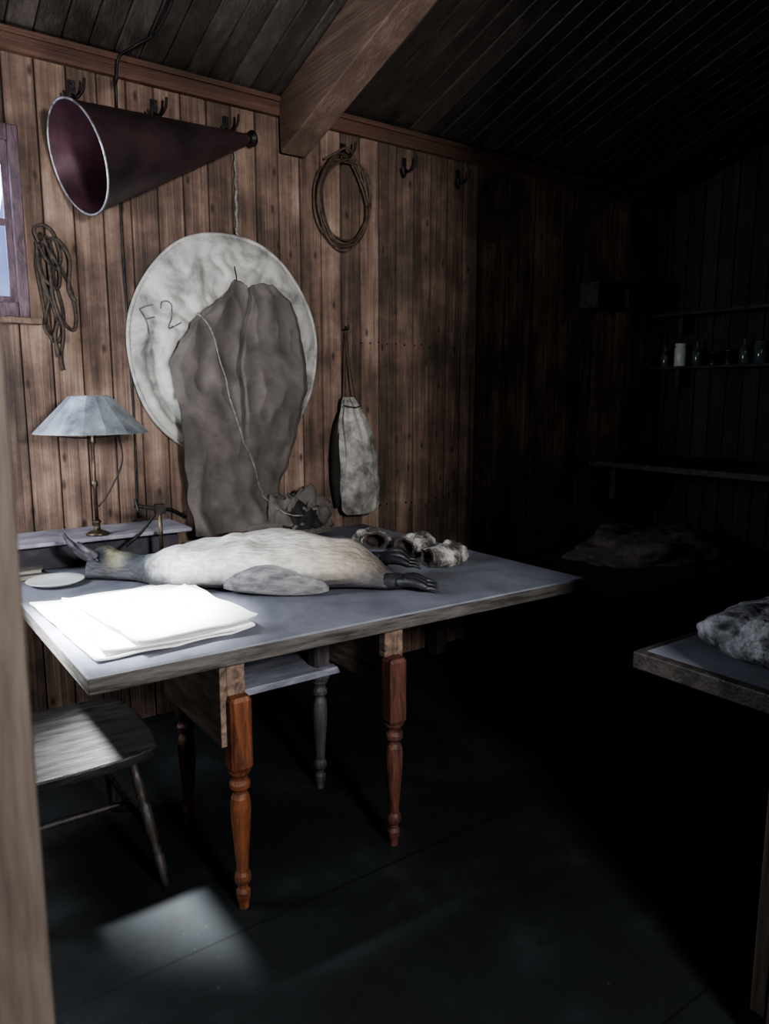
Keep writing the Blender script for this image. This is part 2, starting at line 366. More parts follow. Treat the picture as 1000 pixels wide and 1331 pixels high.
make('stretcher',tube([(.225,2.20,.17),(.23,2.43,.172),(.225,2.665,.17)],[.008,.012,.008]),M_chleg,e,b,smooth=True)
make('stretcher',tube([(.228,2.43,.172),(.45,2.43,.175),(.658,2.43,.172)],[.008,.012,.008]),M_chleg,e,b,smooth=True)
bk=[]
for y in (2.26,2.36,2.45,2.54,2.63): bk.append(tube([(.215,y,.45),(.18,y,.65),(.15,y,.85)],.009))
bk.append(box(.125,.155,2.22,2.67,.83,.92))
make('backrest',join(*bk),M_chleg,e,b)

# ------------------------------------------------------------------ second table
e=empty('side_table',(2.3,1.0,0),'dark wooden side table with rough edge','table'); b=e.location
make('table_top',box(1.765,3.3,.74,1.21,.80,.832),M_board,e,b,bevel=.004)
make('top_frame',join(box(1.75,1.785,.74,1.225,.785,.835),box(1.785,3.3,1.205,1.23,.785,.833)),M_darkwood,e,b,bevel=.004)
make('leg',box(1.735,1.78,.775,.815,0,.785),M_jamb,e,b,bevel=.004)
make('leg',box(3.2,3.26,1.1,1.16,0,.8),M_darkwood,e,b,bevel=.004)
def lump(cx,cy,z0,rx,ry,h,seed,amp=.2,nu=56,nv=20,rot=0):
    V=[];F=[]
    for j in range(nv+1):
        f=j/nv*pi*.5
        for i in range(nu):
            a=2*pi*i/nu
            x=math.cos(a)*math.cos(f)**.6; y=math.sin(a)*math.cos(f)**.6; z=math.sin(f)
            n=nz(x*2.2+seed,y*2.2,z*2.2)+.5*nz(x*5+seed,y*5,z*5)+.25*abs(nz(x*11+seed,y*11,z*11))
            k=1+amp*n
            X,Y=x*rx*k,y*ry*k
            V.append((cx+X*math.cos(rot)-Y*math.sin(rot),cy+X*math.sin(rot)+Y*math.cos(rot),z0+max(0,z*h*(1+amp*1.6*n))))
    for j in range(nv):
        for i in range(nu): F.append((j*nu+i,j*nu+(i+1)%nu,(j+1)*nu+(i+1)%nu,(j+1)*nu+i))
    F.append(tuple(range(nu-1,-1,-1))); F.append(tuple(nv*nu+i for i in range(nu)))
    return V,F
def roll(x0,x1,cy,z0,ry,rz,seed):
    """folded soft bundle: flattened tube with creases running lengthwise"""
    rings=[]; n=110
    for i in range(n+1):
        t=i/n; x=x0+(x1-x0)*t; e_=min(t,1-t); k=math.sqrt(max(.03,1-(1-min(1,e_/.06))**2))
        ring=[]
        for j in range(80):
            a=2*pi*j/80
            crease=-.20*math.exp(-((a-2.3-.25*math.sin(x*7))/.10)**2)-.16*math.exp(-((a-1.3+.2*math.sin(x*9))/.09)**2)-.18*math.exp(-((a-3.1+.15*math.sin(x*6))/.10)**2)
            q=1+crease+.16*nz(x*6+seed,math.cos(a)*1.5,math.sin(a)*1.5)+.10*abs(nz(x*20,math.cos(a)*3,math.sin(a)*3))
            ring.append((x,cy+ry*k*q*math.cos(a),max(z0+.001,z0+rz*(1+math.sin(a)*k*q))))
        rings.append(ring)
    return loft(rings)
make('sleeping_bag',roll(1.87,2.95,.985,.836,.150,.062,3),M_blanket,None,(2.4,.985,.836),smooth=True,label='rumpled roll of grey mottled fur sleeping bag on side table',category='sleeping bag')

# ------------------------------------------------------------------ bunk, end shelf, bottles (dark corner)
e=empty('bunk_bench',(3.8,2.9,0),'low dark wooden bunk in the dim corner','bunk'); b=e.location
make('bunk_board',box(2.72,5.08,2.36,3.44,.42,.50),M_darkwood,e,b,bevel=.006)
for (x,y) in ((2.76,2.40),(2.76,3.30),(4.95,2.40),(4.95,3.30)): make('leg',box(x,x+.08,y,y+.08,0,.42),M_darkwood,e,b)
make('blanket',lump(4.25,2.92,.50,.55,.33,.17,7,.20,rot=-.2,nu=90,nv=34),M_blankdark,None,(4.25,2.92,.5),smooth=True,label='crumpled brown blanket heaped on the bunk',category='blanket')
e=empty('wall_bench',(4.6,2.2,1.05),'dark wooden bench board fixed to the end wall','bench'); b=e.location
make('bench_board',box(4.25,5.09,.95,3.43,1.06,1.10),M_darkwood,e,b,bevel=.004)
make('bracket',box(4.4,5.09,1.0,1.05,.72,1.06),M_darkwood,e,b); make('bracket',box(4.4,5.09,3.30,3.35,.82,1.06),M_darkwood,e,b)
e=empty('bottle_shelf',(5.0,2.8,1.74),'dark narrow wooden shelf on the end wall','shelf'); b=e.location
make('shelf_board',box(4.92,5.09,1.2,3.43,1.745,1.765),M_darkwood,e,b,bevel=.003)
make('bracket',box(4.95,5.09,3.2,3.23,1.62,1.745),M_darkwood,e,b); make('bracket',box(4.95,5.09,1.5,1.53,1.62,1.745),M_darkwood,e,b)
e=empty('upper_shelf',(5.0,2.8,2.13),'dark empty wooden shelf high on the end wall','shelf'); b=e.location
make('shelf_board',box(4.90,5.09,1.2,3.43,2.12,2.145),M_darkwood,e,b,bevel=.003)
make('bracket',box(4.95,5.09,3.2,3.23,2.0,2.12),M_darkwood,e,b)
def bottle(r,h,kind):
    if kind=='jar': return lathe([(r*.9,0),(r,.006),(r,h*.78),(r*.85,h*.84),(r*.85,h*.88),(r*.95,h*.89),(r*.95,h),(r*.1,h)],20)
    if kind=='tin': return lathe([(r*.98,0),(r,.004),(r,h-.01),(r*1.04,h-.01),(r*1.04,h),(r*.1,h)],20)
    return lathe([(r*.9,0),(r,.008),(r,h*.55),(r*.85,h*.64),(r*.35,h*.74),(r*.32,h*.92),(r*.42,h*.93),(r*.42,h),(r*.1,h)],20)
for (y,r,h,k,m,lab,nm) in [(3.36,.03,.15,'bottle',M_glassd,'dark glass bottle on the narrow shelf','glass_bottle'),
    (3.235,.042,.165,'jar',M_jar,'pale lidded jar on the narrow shelf','jar'),
    (3.10,.035,.18,'bottle',M_glassd,'dark glass bottle on the narrow shelf','glass_bottle'),
    (2.97,.045,.09,'tin',M_brass,'small dull tin on the narrow shelf','tin'),
    (2.86,.04,.10,'tin',M_brass,'small dull tin on the narrow shelf','tin'),
    (2.75,.035,.17,'bottle',M_glassd,'dark glass bottle on the narrow shelf','glass_bottle'),
    (2.64,.045,.15,'jar',M_glassd,'dark lidded jar on the narrow shelf','jar'),
    (2.52,.04,.11,'tin',M_brass,'small dull tin on the narrow shelf','tin')]:
    make(nm,xf(bottle(r,h,k),(5.0,y,1.765)),m,None,(5.0,y,1.765),smooth=True,label=lab,category='bottle' if 'bottle' in nm else nm,group='containers on the wall shelf')
e=empty('wall_box',(4.29,3.38,2.14),'small dark open wooden box shelf on the wall','shelf'); b=e.location
make('box_body',join(box(4.12,4.46,3.30,3.45,2.14,2.155),box(4.12,4.135,3.30,3.45,2.155,2.29),box(4.445,4.46,3.30,3.45,2.155,2.29),box(4.12,4.46,3.29,3.45,2.29,2.305),box(4.135,4.445,3.435,3.45,2.155,2.29)),M_darkwood,e,b,bevel=.002)

# ------------------------------------------------------------------ things on the back wall
def hook(x,z=2.80,tw=1):
    e=empty('coat_hook',(x,WY,z),'black iron double coat hook on the wall','hook',group='coat hooks along the wall'); b=e.location
    make('back_plate',box(x-.016,x+.016,WY-.006,WY,z-.045,z+.045),M_iron,e,b,bevel=.003)
    make('hook_arm',tube([(x,WY-.004,z-.01),(x+.012*tw,WY-.04,z-.03),(x+.03*tw,WY-.065,z+.0),(x+.035*tw,WY-.07,z+.04)],.006),M_iron,e,b,smooth=True)
    make('hook_arm',tube([(x,WY-.004,z-.02),(x-.015*tw,WY-.03,z-.06),(x-.035*tw,WY-.05,z-.055),(x-.045*tw,WY-.055,z-.02)],.0055),M_iron,e,b,smooth=True)
for x in (.875,1.22,1.56,2.21,2.61,3.0): hook(x)

tip=Vector((1.625,3.365,2.735)); bell=Vector((.822,3.215,2.475)); ax=(tip-bell); Ln=ax.length
e=empty('megaphone',tuple(bell),'large maroon metal megaphone hanging on wall hooks','megaphone'); b=e.location
BR=.208; n=24; prof=[(BR-(BR-.024)*i/n,Ln*i/n) for i in range(n+1)]
make('cone_body',align(lathe(prof,64,False),bell,tip),M_maroon,e,b,smooth=True)
inner=align(lathe([(r-.004,z+.001) for r,z in prof],64,False),bell,tip)
make('cone_lining',(inner[0],[tuple(reversed(f)) for f in inner[1]]),M_maroonin,e,b,smooth=True)
u=ax.normalized(); s1=u.orthogonal().normalized(); s2=u.cross(s1)
ring=[bell+s1*(BR+.001)*math.cos(2*pi*i/64)+s2*(BR+.001)*math.sin(2*pi*i/64) for i in range(65)]
make('rolled_rim',tube(ring,.0045,8,0),M_rim,e,b,smooth=True)
make('mouthpiece',align(lathe([(.024,-.01),(.027,0),(.022,.01),(.022,.02),(.034,.028),(.036,.038),(.028,.045),(.02,.045),(.018,.01)],24),tip,tip+u),M_iron,e,b,smooth=True)
make('side_seam',tube([bell+s2*-BR+u*.01 , bell+s2*-BR*.55+u*Ln*.5, tip+s2*-.026],.003,6,0),M_maroon,e,b)

g=[]
for k in range(8):
    rx=.160+random.uniform(-.016,.014); rz=.215+random.uniform(-.018,.014); ox=random.uniform(-.014,.014); oz=random.uniform(-.012,.01); ph=random.uniform(0,6)
    pts=[(2.19+ox+rx*math.cos(t)*(1+.05*math.sin(2*t+ph)),WY-.030-.010*math.sin(t*2+ph)-.003*k,2.55+oz+rz*math.sin(t)+.015*math.sin(3*t+ph)) for t in [2*pi*i/40 for i in range(41)]]
    g.append(tube(pts,.0052,6,0))
g.append(tube([(2.08,WY-.03,2.74),(2.13,WY-.05,2.77),(2.19,WY-.075,2.80),(2.26,WY-.06,2.75),(2.31,WY-.03,2.66)],.006,6))
make('coiled_line',join(*g),M_coil,None,(2.19,WY-.06,2.75),smooth=True,label='coil of brown cane hanging on a hook',category='coil')

g=[]; x0=.735
strands=[[(x0-.02,2.22),(x0-.045,2.10),(x0-.03,1.95),(x0-.01,1.80),(x0+.03,1.79),(x0+.05,1.90),(x0+.02,2.05),(x0,2.20)],
 [(x0,2.21),(x0-.03,2.14),(x0-.02,2.0),(x0+.035,1.88),(x0+.085,1.83),(x0+.10,1.90),(x0+.08,2.02),(x0+.03,2.12),(x0+.01,2.20)],
 [(x0-.01,2.20),(x0+.02,2.08),(x0-.01,1.93),(x0-.03,1.84),(x0,1.80),(x0+.02,1.88),(x0-.02,2.02),(x0-.04,2.18)],
 [(x0-.03,2.18),(x0-.045,2.23),(x0-.01,2.25),(x0+.03,2.22),(x0+.05,2.13),(x0+.03,2.08),(x0-.01,2.12),(x0-.035,2.17)],
 [(x0-.04,2.15),(x0-.03,2.05),(x0+.03,2.0),(x0+.04,2.08),(x0,2.16)],
 [(x0+.01,2.20),(x0+.05,2.19),(x0+.085,2.12),(x0+.075,2.0),(x0+.10,1.95)],
 [(x0,2.10),(x0+.01,1.95),(x0+.04,1.83),(x0+.025,1.72),(x0+.03,1.66)],
 [(x0+.02,1.86),(x0+.005,1.80),(x0+.015,1.72)]]
for k,s in enumerate(strands): g.append(tube([(x,WY-.006-.007*k*.6,z) for x,z in s],.0075,7))
make('rope_hank',join(*g),M_rope,None,(x0,WY-.02,2.2),smooth=True,label='hank of dark knotted rope hung on the boards',category='rope')
make('wall_cable',tube([(1.055,WY-.008,.99),(1.06,WY-.008,1.5),(1.05,WY-.008,2.2),(1.055,WY-.010,2.80),(1.05,WY-.045,2.88),(1.06,WY-.06,2.96),(1.10,WY-.13,2.985),(1.16,WY-.28,3.02),(1.17,WY-.6,3.13),(1.2,WY-1.2,3.32)],.006,8),M_iron,None,(1.055,WY-.012,1.5),smooth=True,label='dark cable running up the boards to the roof',category='cable')

# round canvas disc
DC=(1.535,1.775); RX,RZ=.485,.535
def disc_y(x,z):
    u=(x-DC[0])/RX; v=(z-DC[1])/RZ; r=min(1,math.hypot(u,v)); ph=math.atan2(v,u)
    w=(1-r**6)
    y=WY-.02-.045*(1-r**5)
    fold=math.sin(13*ph+2.5*math.sin(2*ph)+3*r+2*nz(u*2,v*2,4))
    y-= .032*abs(fold)**.7*r*w*(.4+.6*abs(nz(ph*1.3,2,2))*2)
    y-= .014*nz(u*4,v*4,1)*2*w
    y-= .022*abs(nz(u*7+3,v*7,5))*w
    if v<.35: y+= .06*math.exp(-((r-.80-.05*math.sin(ph*2))/.045)**2)*min(1,(.35-v)*2.0)
    return y
e=empty('canvas_disc',(DC[0],WY,DC[1]-RZ),'round pale canvas cover on a hoop hung on the wall','canvas cover'); b=e.location
V=[];F=[]; nr,na=70,240
for i in range(nr+1):
    r=i/nr
    for j in range(na):
        a=2*pi*j/na; rr=r*(1+.006*math.sin(7*a))
        x=DC[0]+RX*rr*math.cos(a); z=DC[1]+RZ*rr*math.sin(a); V.append((x,min(WY-.004,disc_y(x,z)),z))
for i in range(nr):
    for j in range(na): F.append((i*na+j,(i+1)*na+j,(i+1)*na+(j+1)%na,i*na+(j+1)%na))
make('canvas_sheet',(V,F),M_canvas,e,b,smooth=True)
rim=[(DC[0]+RX*(1+.006*math.sin(7*a))*math.cos(a),WY-.018,DC[1]+RZ*(1+.006*math.sin(7*a))*math.sin(a)) for a in [2*pi*j/96 for j in range(97)]]
make('hoop',tube(rim,.010,8,0),M_canvas,e,b,smooth=True)
tw=[(1.595+.003*math.sin(k*1.3),WY-.018,2.76-.03*k*.51) for k in range(31)]
make('hanging_rope',tube(tw,[.0055 if k%2 else .0085 for k in range(62)],8,2),M_cord,e,b,smooth=True)
def onDisc(pts,r,off=.002): return tube([(p.x,disc_y(p.x,p.y)-off,p.y) for p in smoothpath([(x,z,0) for x,z in pts],6)],r,6,0)
cx,cz=1.185,1.905
def rotp(p,ang=.30,s=.95):
    x,z=p; return (cx+s*(x*math.cos(ang)-z*math.sin(ang)),cz+s*(x*math.sin(ang)+z*math.cos(ang)))
Fs=[[(-.075,.06),(-.07,0),(-.075,-.065)],[(-.075,.058),(-.04,.062),(-.01,.06)],[(-.072,.005),(-.045,.006),(-.02,.004)]]
Tw=[[(.015,.035),(.03,.06),(.055,.06),(.068,.035),(.055,0),(.035,-.03),(.012,-.06),(.045,-.058),(.08,-.05)]]
make('painted_lettering',join(*[onDisc([rotp(p) for p in s],.0035,.000) for s in Fs+Tw]),M_paint,e,b,smooth=True,label='faint hand painted F2 lettering')
make('centre_seam',onDisc([(1.555,2.16),(1.556,2.1),(1.556,2.02)],.003,.001),M_seam_and_shadow,e,b,smooth=True)

# cloak hanging over disc
e=empty('hanging_cloak',(1.55,3.33,.95),'taupe cloth cloak draped over the canvas disc','cloak'); b=e.location
def lerpt(tab,z):
    for (z0,x0_),(z1,x1_) in zip(tab,tab[1:]):
        if z1<=z<=z0:
            t=(z0-z)/(z0-z1); t=t*t*(3-2*t)*.5+t*.5; return x0_+(x1_-x0_)*t
    return tab[-1][1] if z<tab[-1][0] else tab[0][1]
Lt=[(2.06,1.44),(1.98,1.37),(1.90,1.305),(1.80,1.245),(1.707,1.205),(1.62,1.21),(1.46,1.240),(1.25,1.25),(1.02,1.26),(.85,1.27)]
Rt=[(2.06,1.76),(2.0,1.84),(1.93,1.875),(1.70,1.91),(1.58,1.915),(1.50,1.89),(1.35,1.85),(1.215,1.79),(1.08,1.735),(.95,1.79),(.85,1.86)]
nx,nzz=150,150; V=[];F=[]
for j in range(nzz+1):
    z=2.06-(2.06-.90)*j/nzz; s=j/nzz
    for i in range(nx+1):
        t=i/nx; xl,xr=lerpt(Lt,z),lerpt(Rt,z); x=xl+(xr-xl)*t
        x+= .008*nz(z*9,3 if t<.5 else 8,1)*abs(t-.5)*2
        top=.03*math.exp(-((t-.33)/.12)**2)+.026*math.exp(-((t-.74)/.22)**2)-.07*max(0,(.3-t))*3.0-.012*math.exp(-((t-.52)/.03)**2)+.012*nz(t*12,1,1)
        zz=z+top*(1-s)**6
        y=3.325-.055*s**2
        f=(t-.5)*9+1.2*math.sin(z*2.3)+1.5*nz(t*2,z*2,7)
        y-= .030*(.5+.5*math.sin(f))*(.2+.8*s)
        y-= .009*math.sin(t*27+4*z+3*nz(t*3,z*3,9))*(.15+.85*s)
        y+= .015*math.sin(26*(z*.8+x*.7)+5*nz(x*3,z*3,3))*abs(nz(x*2.5,z*2.5,6))*1.8
        y+= .030*nz(x*4,z*3,2)+.022*abs(nz(x*9+.7*z,z*7,5))
        y+= .035*math.exp(-((t-.50-.03*math.sin(z*3))/.012)**2)*(1 if z>1.45 else max(0,(z-1.2)*4))
        ed=min(t,1-t); y+= .03*max(0,(.05-ed)/.05)
        y=min(y,3.35)
        V.append((x,y,zz))
for j in range(nzz):
    for i in range(nx):
        a=j*(nx+1)+i; F.append((a,a+nx+1,a+nx+2,a+1))
make('cloth_body',(V,F),M_cloak,e,b,smooth=True,solid=.006)
def cy(x,z): return min(V,key=lambda v:(v[0]-x)**2+(v[2]-z)**2)[1]
trimp=[(1.345,1.93),(1.395,1.86),(1.425,1.75),(1.46,1.62),(1.50,1.45),(1.545,1.30),(1.585,1.18),(1.62,1.06)]
tp=smoothpath([(x,z,0) for x,z in trimp],4)
make('cord_edging',tube([(p.x,cy(p.x,p.y)-.002,p.y) for p in tp]+[(1.69,3.19,.985),(1.78,3.175,.965),(1.86,3.19,.985)],.0042,8,2),M_cord,e,b,smooth=True)
make('gathered_hem',lump(1.79,3.28,.86,.21,.10,.17,11,.38,80,30),M_cloak,e,b,smooth=True)
make('gathered_lining',lump(1.80,3.235,.90,.12,.08,.10,23,.35),M_seam_and_shadow,e,b,smooth=True)

# canvas ditty bag
e=empty('ditty_bag',(2.25,WY-.08,.90),'grey canvas drawstring bag hanging by cord on the wall','bag'); b=e.location
secs=[(1.545,.028,.02,2.185),(1.52,.040,.03,2.19),(1.48,.052,.04,2.20),(1.42,.074,.05,2.213),(1.33,.098,.056,2.233),(1.20,.116,.060,2.25),(1.08,.124,.060,2.255),(.98,.121,.056,2.256),(.93,.112,.046,2.256),(.905,.085,.028,2.256)]
rings=[]
P=smoothpath([(s[1],s[2],s[3]) for s in secs],6); Z=smoothpath([(s[0],0,0) for s in secs],6)
for p,zv in zip(P,Z):
    ring=[]
    for j in range(80):
        a=2*pi*j/80; top=max(0,min(1,(zv.x-1.15)*3))
        fold=1+.15*math.sin(9*a+zv.x*4)*top+.18*nz(math.cos(a)*1.8,math.sin(a)*1.8,zv.x*5)+.12*abs(nz(math.cos(a)*4,math.sin(a)*4,zv.x*9))
        sy=.8 if math.sin(a)>0 else 1
        ring.append((p.z+p.x*fold*math.cos(a),min(WY-.012,WY-.075+p.y*fold*math.sin(a)*sy),zv.x))
    rings.append(ring)
make('bag_body',loft(rings),M_bag,e,b,smooth=True)
make('shadow_strip',tube([(2.175,WY-.05,1.50),(2.135,WY-.045,1.35),(2.122,WY-.045,1.15),(2.13,WY-.045,.95)],[.01,.03,.033,.03,.012],10,6),M_seam_and_shadow,e,b,smooth=True,label='black strip added as shadow beside the bag')  # black tube added to stand in for the shadow beside the bag
make('drawstring',join(tube([(2.165,WY-.08,1.50),(2.185,WY-.05,1.70),(2.20,WY-.03,1.89)],.004),tube([(2.235,WY-.08,1.50),(2.215,WY-.05,1.70),(2.205,WY-.03,1.89)],.004),tube([(2.13,WY-.115,1.50),(2.20,WY-.122,1.49),(2.25,WY-.10,1.50)],.004)),M_rope,e,b,smooth=True)
make('hanging_nail',tube([(2.203,WY,1.90),(2.203,WY-.05,1.905),(2.203,WY-.055,1.925)],.006),M_iron,e,b)

# ------------------------------------------------------------------ things on the table
e=empty('storage_box',(.85,3.28,TZ),'long low box with pale violet lid against wall','box'); b=e.location
make('box_body',box(.44,1.17,3.24,3.43,TZ,.955),M_box,e,b,bevel=.004)
make('box_lid',box(.42,1.20,3.14,3.435,.955,.972),M_boxtop,e,b,bevel=.004)
lz=.972; lx,ly=.81,3.205
e=empty('oil_lamp',(lx,ly,lz),'table lamp with conical blue grey metal shade','lamp'); b=e.location
make('lamp_base',xf(lathe([(.045,0),(.048,.006),(.034,.014),(.014,.022),(.012,.045),(.018,.055),(.012,.065)],28),(lx,ly,lz)),M_brass,e,b,smooth=True)
make('pole',xf(lathe([(.008,.05),(.008,.20),(.013,.205),(.013,.225),(.007,.23),(.007,.38),(.015,.385),(.015,.44),(.01,.45),(.01,.50)],16),(lx,ly,lz)),M_brass,e,b,smooth=True)
prof=[(.228,1.400),(.225,1.405),(.085,1.548),(.08,1.55)]
sh=xf(lathe(prof,16,False),(lx,ly,0)); shi=xf(lathe([(.224,1.401),(.078,1.548)],16,False),(lx,ly,0))
top=xf(lathe([(.084,1.548),(.07,1.553),(.03,1.553),(.01,1.553)],16),(lx,ly,0))
make('lamp_shade',join(sh,shi,top),M_shade,e,b)
make('support_wire',join(tube([(lx-.2,ly,1.405),(lx-.1,ly-.02,1.385),(lx,ly,1.38),(lx+.1,ly+.02,1.385),(lx+.2,ly,1.405)],.0025),tube([(lx+.1,ly-.03,1.39),(lx+.11,ly-.03,1.28),(lx+.06,ly-.01,1.16),(lx+.01,ly,1.09)],.0035)),M_iron,e,b,smooth=True)
tx,ty=1.03,3.06
e=empty('clamp_stand',(tx,ty,TZ),'small dark iron clamp stand with cross arm','stand'); b=e.location
make('stand_foot',box(tx-.05,tx+.05,ty-.035,ty+.035,TZ,TZ+.012),M_iron,e,b,bevel=.003)
make('upright_rod',tube([(tx,ty,TZ+.01),(tx,ty,1.1)],.009,10,0),M_brass,e,b,smooth=True)
make('cross_arm',join(tube([(tx-.10,ty+.02,1.10),(tx-.03,ty,1.085),(tx,ty,1.08),(tx+.05,ty,1.07),(tx+.12,ty+.02,1.03)],.009),box(tx-.02,tx+.02,ty-.018,ty+.018,1.06,1.10),tube([(tx-.09,ty,1.08),(tx-.10,ty,1.13)],.007)),M_iron,e,b)
make('brace_rod',tube([(tx-.02,ty,1.06),(tx-.08,ty+.02,.98),(tx-.14,ty+.03,.93)],.006),M_iron,e,b)
def dish(x,y,z,r):
    return xf(lathe([(r*.55,0),(r*.75,.004),(r*.97,.016),(r,.018),(r*.97,.020),(r*.75,.008),(r*.5,.005),(r*.05,.005)],48),(x,y,z))
make('enamel_dish',dish(.585,2.97,TZ,.105),M_plate,None,(.585,2.97,TZ),smooth=True,label='round white enamel dish on the table',category='dish')
for k,(w,d,h,rz,z) in enumerate([(.14,.10,.022,.08,TZ),(.12,.09,.018,-.1,TZ+.023)]):
    e=empty('book',(.51,3.135,z),'thin dark-covered book lying in a small stack','book',group='stacked books on the table'); e.rotation_euler=(0,0,rz)
    make('book_cover',join(box(-w/2,w/2,-d/2,d/2,0,.003),box(-w/2,w/2,-d/2,d/2,h-.003,h),box(-w/2,-w/2+.004,-d/2,d/2,0,h)),M_book,e)
    make('pages',box(-w/2+.005,w/2-.006,-d/2+.005,d/2-.005,.003,h-.003),M_pages,e)
def sheet(cx,cy,w,d,z,rz,seed,th=.004):
    n=30; V=[];F=[]
    for j in range(n+1):
        for i in range(n+1):
            x=(i/n-.5)*w; y=(j/n-.5)*d
            q=abs(nz(x*5+seed,y*5,0))*.010+.008*max(0,(abs(x)/w*2)**6)
            X,Y=x*(1+.02*nz(y*9,seed,1)),y*(1+.02*nz(x*9,seed,2))
            V.append((X*math.cos(rz)-Y*math.sin(rz)+cx,X*math.sin(rz)+Y*math.cos(rz)+cy,z+q+th))
    m=len(V); V+=[(v[0],v[1],v[2]-th) for v in V]
    for j in range(n):
        for i in range(n):
            a=j*(n+1)+i; F.append((a,a+1,a+n+2,a+n+1)); F.append((m+a,m+a+n+1,m+a+n+2,m+a+1))
    for i in range(n):
        F.append((i,m+i,m+i+1,i+1)); a=n*(n+1)+i; F.append((a,a+1,m+a+1,m+a))
        a=i*(n+1); F.append((a,a+n+1,m+a+n+1,m+a)); a=a+n; F.append((a,m+a,m+a+n+1,a+n+1))
    return V,F
for k,(cx_,cy_,w,d,rz,th_) in enumerate([(.70,2.35,.48,.70,.05,.006),(.735,2.30,.44,.62,-.05,.006),(.75,2.23,.38,.48,.10,.005)]):
    z=TZ+.001+k*.017
    make('newspaper',sheet(cx_,cy_,w,d,z,rz,k*5,th_),M_paper,None,(cx_,cy_,z),label='folded white newspaper lying in a sunlit pile',category='newspaper',group='newspapers on the table')
for k,(x,y,r,h) in enumerate([(1.68,3.16,.02,.07),(1.60,3.14,.018,.05)]):
    make('small_tin',xf(bottle(r,h,'tin' if k else 'jar'),(x,y,TZ)),M_rim,None,(x,y,TZ),smooth=True,label='small dull metal tin standing on the table',category='tin',group='small tins on the table')

# ------------------------------------------------------------------ penguin (local x runs along body, head at -x)
th=math.radians(54.3)
A0=2.74
PB=Vector((A0*math.cos(th),A0*math.sin(th),TZ+.001))
RZ_=th-pi/2
peng=empty('emperor_penguin',tuple(PB),'dead emperor penguin lying on its back on the table','penguin',rotz=RZ_)
S=[(-1.165,.10,.035,.075),(-1.13,.10,.052,.120),(-1.08,.10,.062,.132),(-1.03,.09,.058,.115),(-.98,.08,.058,.105),(-.93,.06,.068,.106),(-.88,.03,.088,.120),(-.82,.01,.110,.142),
   (-.74,0,.130,.166),(-.64,0,.144,.190),(-.52,0,.154,.205),(-.40,0,.156,.207),(-.28,0,.153,.202),(-.18,0,.144,.190),(-.10,0,.130,.162),(-.04,-.01,.110,.115),(.01,-.02,.08,.070),(.05,-.03,.05,.045),(.075,-.03,.02,.025)]
P1=smoothpath([(s[0],s[1],0) for s in S],6); P2=smoothpath([(s[2],s[3],0) for s in S],6)
rings=[]; NR=88
for p,q in zip(P1,P2):
    ring=[]
    for j in range(NR):
        a=2*pi*j/NR; cs,sn=math.cos(a),math.sin(a)
        zc=q.y*.40
        if sn>=0: z=zc+(q.y-zc)*sn; y=q.x*cs
        else: z=zc+zc*math.copysign(abs(sn)**.7,sn)*.98; y=q.x*math.copysign(abs(cs)**.8,cs)
        k=1+.13*nz(p.x*5,y*8,z*8)+.04*nz(p.x*18,y*25,z*25)-.05*abs(nz(p.x*11,y*9,z*9+4))
        if sn<0: k=1+(k-1)*max(0,1+sn*3)
        ring.append((p.x,p.y+y*k,max(.001,z*k)))
    rings.append(ring)
make('body',loft(rings),M_peng,peng,smooth=True)
make('bill',join(tube([(-1.13,.09,.085),(-1.18,.07,.115),(-1.215,.06,.15),(-1.235,.055,.19)],[.026,.022,.016,.010,.004],10,6),
     tube([(-1.14,.10,.075),(-1.19,.10,.10),(-1.225,.105,.135),(-1.255,.11,.165)],[.020,.017,.012,.004],10,6),
     tube([(-1.12,.06,.10),(-1.14,.03,.13),(-1.17,.02,.16)],[.018,.013,.006],8,6)),M_bill,peng,smooth=True,label='dark curved bill, slightly open')
make('eye',xf(lathe([(.001,-.006),(.006,-.004),(.008,0),(.006,.004),(.001,.006)],12),(-1.105,.043,.085),(pi/2,0,0)),M_claw,peng,smooth=True)
def flipper(side):
    rings=[]; pts=[(-.58,-.140,.035,.014,.010),(-.54,-.152,.046,.030,.013),(-.49,-.159,.056,.044,.015),(-.43,-.162,.060,.052,.014),(-.36,-.161,.055,.051,.012),(-.29,-.158,.044,.040,.010),(-.23,-.153,.032,.024,.007),(-.20,-.150,.024,.008,.004)]
    P=smoothpath([(p[0],p[1],p[2]) for p in pts],5); Q=smoothpath([(p[3],p[4],0) for p in pts],5)
    for p,q in zip(P,Q):
        ring=[]
        for j in range(24):
            a=2*pi*j/24; h=q.x*math.sin(a); t=q.y*math.cos(a)
            ring.append((p.x,side*(p.y+t+.22*h),max(.002,p.z+h)))
        rings.append(ring)
    return loft(rings)
make('flipper',flipper(1),M_flip,peng,smooth=True,label='grey flipper folded along the flank')
make('flipper',flipper(-1),M_flip,peng,smooth=True,label='grey flipper folded along the far flank')
make('tail',join(*[tube([(.03,o*.3,.03),(.10,o,.022),(.155,o*1.5,.012)],[.014,.009,.004],6,4) for o in (-.04,-.02,0,.02,.04)]),M_claw,peng,smooth=True)
def foot(y0,zb,dx,tw):
    gs=[tube([(-.06+dx,y0,zb+.02),(0+dx,y0-.01,zb+.025),(.05+dx,y0-.02,zb+.03)],[.034,.032,.028],12,5)]
    for k,o in enumerate((-.045,0,.045)):
        gs.append(tube([(.03+dx,y0-.02+o*.4,zb+.03),(.09+dx,y0-.025+o,zb+.035+tw*.01*k),(.135+dx,y0-.03+o*1.25,zb+.02)],[.018,.018,.016,.011],10,5))
        gs.append(tube([(.13+dx,y0-.03+o*1.25,zb+.02),(.155+dx,y0-.03+o*1.3,zb+.018),(.178+dx,y0-.03+o*1.35,zb+.006)],[.010,.007,.002],8,5))
    V_,F_=join(*gs)
    return [(a,b_,max(.001,c)) for a,b_,c in V_],F_
